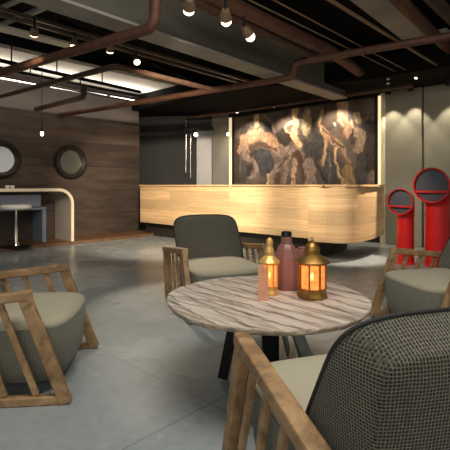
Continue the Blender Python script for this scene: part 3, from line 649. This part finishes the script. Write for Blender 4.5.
# ================================================================== armchairs
def make_chair(label, loc, rz):
    r = thing('armchair', label, 'armchair', loc, rz, 'slatted wooden armchairs around the table')
    Hh, dz, Wd, dl, Lr = .604, .071, .775, .207, .70
    w2 = Wd/2
    def tp(x): return Hh-.03+dz*x/.62            # arm centre height at x (x<=0)
    for s in (1, -1):
        y = s*w2
        mb = MB(); mb.bar((.03, y, tp(0)+.003), (-Lr-.03, y, tp(-Lr)), .06, .05, bev=.008); mb.build('armrest', M['chairwood'], r, smooth=False)
        a, b_ = Vector((0.0, y, tp(0)-.02)), Vector((dl, y, .0))
        mb = MB(); mb.bar(a, b_+Vector((0, 0, .004)), .05, .062, up=Vector((1, 0, 0)), bev=.007); mb.build('leg', M['chairwood'], r, smooth=False)
        mb = MB(); mb.bar((-Lr, y, tp(-Lr)-.02), (-Lr+.10, y, .012), .05, .055, up=Vector((1, 0, 0)), bev=.007); mb.build('leg', M['chairwood'], r, smooth=False)
        mb = MB(); mb.bar((dl+.0, y, .024), (-Lr+.08, y, .024), .044, .046, bev=.007); mb.build('rail', M['chairwood'], r, smooth=False)
        for k in (1, 2, 3, 4):
            x = -.14*k+.01
            mb = MB(); mb.bar((x, y, tp(x)-.02), (x+dl*(1-.1*k), y, .05), .022, .032, up=Vector((1, 0, 0)), bev=.004); mb.build('slat', M['chairwood'], r, smooth=False)
    def sup(th, n): c, s_ = math.cos(th), math.sin(th); return (math.copysign(abs(c)**(2/n), c), math.copysign(abs(s_)**(2/n), s_))
    K = 64
    def ring(z, sc, bulge=.035, hw=.335, xf=.16, xb=-.52):
        out = []
        for k in range(K):
            a, b_ = sup(2*PI*k/K, 7); xm = (xf+xb)/2; hx = (xf-xb)/2
            x = xm+a*hx*sc; y = b_*hw*sc
            if a > 0: x += bulge*(1-(b_)**2)*sc
            out.append(Vector((x, y, z)))
        return out
    MB().rings([ring(.075, .86), ring(.08, .90), ring(.14, .965), ring(.24, .995), ring(.34, 1.0), ring(.372, .995)]).build('seat_base', M['seatweave'], r, angle=50)
    MB().rings([ring(.373, .99), ring(.385, 1.0), ring(.398, .995), ring(.409, .975), ring(.422, .9), ring(.438, .68), ring(.447, .38), ring(.449, .08)]).build('seat_cushion', M['seattop'], r, angle=60)
    # backrest: wedge cushion, reclined front, straighter rear
    def xf(z): return -.36-.6*(z-.4)
    def xr(z): return -.665-.2*(z-.5)
    def bring(t, sc, off=0, hwf=.338, hwr=.292):
        out = []
        ztop = .828-.065*t; zbot = .40+.02*t; zm = (ztop+zbot)/2; hz = (ztop-zbot)/2; hw = hwf+(hwr-hwf)*t
        for k in range(K):
            a, b_ = sup(2*PI*k/K, 5.5+3*t); y = a*hw*sc; z = zm+b_*hz*sc
            if b_ > 0: z += .012*(1-a*a)*sc
            x = xf(z)+(xr(z)-xf(z))*t+off
            out.append(Vector((x, y, z)))
        return out
    MB().rings([bring(0, .05, .045), bring(0, .4, .042), bring(0, .75, .03), bring(0, .93, .012), bring(0, 1.0), bring(.12, 1.004), bring(.35, 1.008), bring(.6, 1.008), bring(.82, 1.005), bring(.95, 1.0), bring(.985, .99), bring(1, .972), bring(1, .9, -.006), bring(1, .7, -.014), bring(1, .4, -.02), bring(1, .05, -.022)]).build('backrest', M['weave'], r, angle=70)
    bk_ = [c for c in r.children if c.name.startswith('backrest')][0]
    pl_ = bring(0, 1.004)
    MB().loop(pl_, .0055).build('piping', M['piping'], bk_)
    return r
ch = make_chair('armchair at far right, its timber arm before the red cowls', (1.565, 3.40, 0), 3.35)
dup(ch, (-1.085, 2.63, 0), .11, 'armchair cut off by the left edge, slatted arm nearest the viewer')
dup(ch, (.006, 3.888, 0), -1.206, 'armchair behind the round table facing the viewer, before the counter')
dup(ch, (.441, 1.689, 0), 1.831, 'closest armchair seen from behind with the grid woven backrest, lower right')

# ================================================================== round table
tx, ty, th = .240, 2.47, .508; TR = .572
tbl = thing('round_table', 'round coffee table with whitewashed plank top and dark splayed legs', 'table', (tx, ty, 0))
mb = MB(); K = 120
def tr(k, z, s=1, j=0): 
    a = 2*PI*k/K; n = noise.noise((math.cos(a)*3, math.sin(a)*3, .4))*.012+noise.noise((math.cos(a)*14, math.sin(a)*14, z*60+j))*.006
    return Vector((math.cos(a)*(TR+n)*s, math.sin(a)*(TR+n)*s, z))
mb.rings([[tr(k, th-.026, .985, 1) for k in range(K)], [tr(k, th-.016, .998, 2) for k in range(K)], [tr(k, th-.006, 1.0) for k in range(K)], [tr(k, th, .994) for k in range(K)]])
o = mb.build('table_top', [M['tabletop'], M['tableedge']], tbl, smooth=False)
for p in o.data.polygons:
    if abs(p.normal.z) < .6 or p.normal.z < 0: p.material_index = 1
mb = MB(); mb.box((.03, .1, .23), (.1, .08, .46), None, .006); mb.lathe([(0, 0), (.16, 0), (.16, .012), (0, .014)], c=(.03, .1, 0), seg=32); mb.build('pedestal', M['blackmetal'], tbl, smooth=False)
for a0, a1, m_ in (((-.17, -.05), (-.255, .06), 'blackmetal'), ((.12, .16), (.27, .40), 'gunmetal'), ((.07, .17), (.19, .44), 'gunmetal'), ((.1, -.1), (.3, -.2), 'gunmetal'), ((-.1, .18), (-.2, .36), 'gunmetal')):
    mb = MB(); mb.bar((a0[0], a0[1], th-.03), (a1[0], a1[1], .01), .06, .014, up=Vector((a1[1], -a1[0], 0)), bev=.003); mb.build('leg', M[m_], tbl, smooth=False)

def lantern(p, s, hgt, label, rot, metal='brass'):
    """octagonal lantern; s = body radius, hgt = total height"""
    r = thing('lantern', label, 'lantern', p, 0, 'brass lanterns on the round table')
    seg = 8; k = hgt/.34
    MB().lathe([(0, 0), (s*1.06, 0), (s*1.08, .012*k), (s*.98, .03*k), (s*.98, .05*k), (s*1.02, .056*k), (0, .056*k)], seg=seg, rot=rot).build('base', M[metal], r, smooth=False)
    MB().lathe([(s*.9, .057*k), (s*.9, .188*k)], seg=seg, rot=rot).build('glass', M['amber'], r, smooth=False)
    for i in range(8):
        a = 2*PI*i/8+rot; q = Vector((math.cos(a)*s*.94, math.sin(a)*s*.94, 0))
        MB().bar(q+UP*.05*k, q+UP*.195*k, .009*k, .009*k, up=Vector((-math.sin(a), math.cos(a), 0))).build('corner_post', M[metal], r, smooth=False)
    MB().lathe([(0, .19*k), (s*1.0, .19*k), (s*1.2, .198*k), (s*1.24, .206*k), (s*1.02, .222*k), (s*.66, .24*k), (s*.52, .246*k), (s*.52, .262*k), (s*.56, .268*k), (s*.48, .29*k), (s*.3, .308*k), (s*.12, .318*k), (0, .32*k)], seg=16, rot=rot).build('roof', M[metal], r, angle=25)
    fn_ = [(0, .316*k), (s*.09, .318*k), (s*.14, .326*k), (s*.06, .334*k), (s*.04, .342*k), (0, .35*k)] if metal == 'brass' else [(0, .3*k), (s*.38, .302*k), (s*.42, .33*k), (s*.36, .345*k), (s*.18, .356*k), (0, .36*k)]
    MB().lathe(fn_, seg=12).build('finial', M[metal], r)
    cn = MB().lathe([(0, .057*k), (s*.4, .057*k), (s*.4, .1*k), (0, .102*k)], seg=16).build('candle', M['wax'], r)
    MB().lathe([(0, .103*k), (s*.12, .112*k), (s*.09, .128*k), (0, .142*k)], seg=10).build('flame', M['flame'], cn)
    point(r, .55 if s > .06 else .3, .02, (1, .55, .2), (0, 0, .15*k))
    return r
def onT(px, py): q = P(px, py, th); return Vector((q.x, q.y, th+.001))
q = onT(312, 301); q.y += .08; q.x = (312-CX)/F*q.y
lantern(q, .082, .34, 'larger brass lantern with orange glowing panes on the right of the table', PI/8)
q = onT(269.5, 296); q.y += .04; q.x = (269.5-CX)/F*q.y
ln = lantern(q, .05, .315, 'smaller slim brass lantern glowing beside a pink copper panel', PI/8, 'palebrass')
# the open door panel of the small lantern
dq = onT(263, 301)-q
mb = MB()
sh = [(-.028, 0), (.03, 0), (.03, .1), (.018, .125), (.014, .15), (.022, .165), (.012, .19), (-.004, .2), (-.026, .2)]
f0 = [mb.bm.verts.new((dq.x+x, dq.y, z)) for x, z in sh]; f1 = [mb.bm.verts.new((dq.x+x, dq.y+.012, z)) for x, z in sh]
mb.bm.faces.new(f0); mb.bm.faces.new(f1[::-1])
for i in range(len(sh)): mb.bm.faces.new((f0[i], f0[(i+1) % len(sh)], f1[(i+1) % len(sh)], f1[i]))
q0 = onT(261, 300)
o = mb.build('candle_screen', M['copper'], smooth=False); o.location = q; tag(o, 'flat pink copper screen standing before the smaller lantern', 'screen')
# mauve bottle and box
q = onT(286.5, 288)
bt = thing('bottle', 'tall mauve bottle with a dark cap between the two lanterns', 'bottle', q)
mb = MB(); mb.lathe([(0, 0), (.088, 0), (.09, .01), (.084, .1), (.076, .18), (.066, .235), (.05, .262), (.037, .275), (.034, .32), (0, .322)], seg=8, rot=PI/8); mb.build('body', M['mauve'], bt, angle=30)
mb = MB(); mb.lathe([(0, .322), (.03, .322), (.034, .326), (.03, .352), (0, .354)], seg=16); mb.build('cap', M['blackmetal'], bt)
q = onT(303, 285); mb = MB(); mb.box((0, 0, .105), (.085, .08, .21), None, .006); mb.lathe([(0, .211), (.03, .211), (.03, .222), (0, .224)], seg=16)
o = mb.build('tin', M['mauve'], smooth=False); o.location = q+Vector((.02, .13, 0)); tag(o, 'square mauve tin standing behind the larger lantern', 'tin')
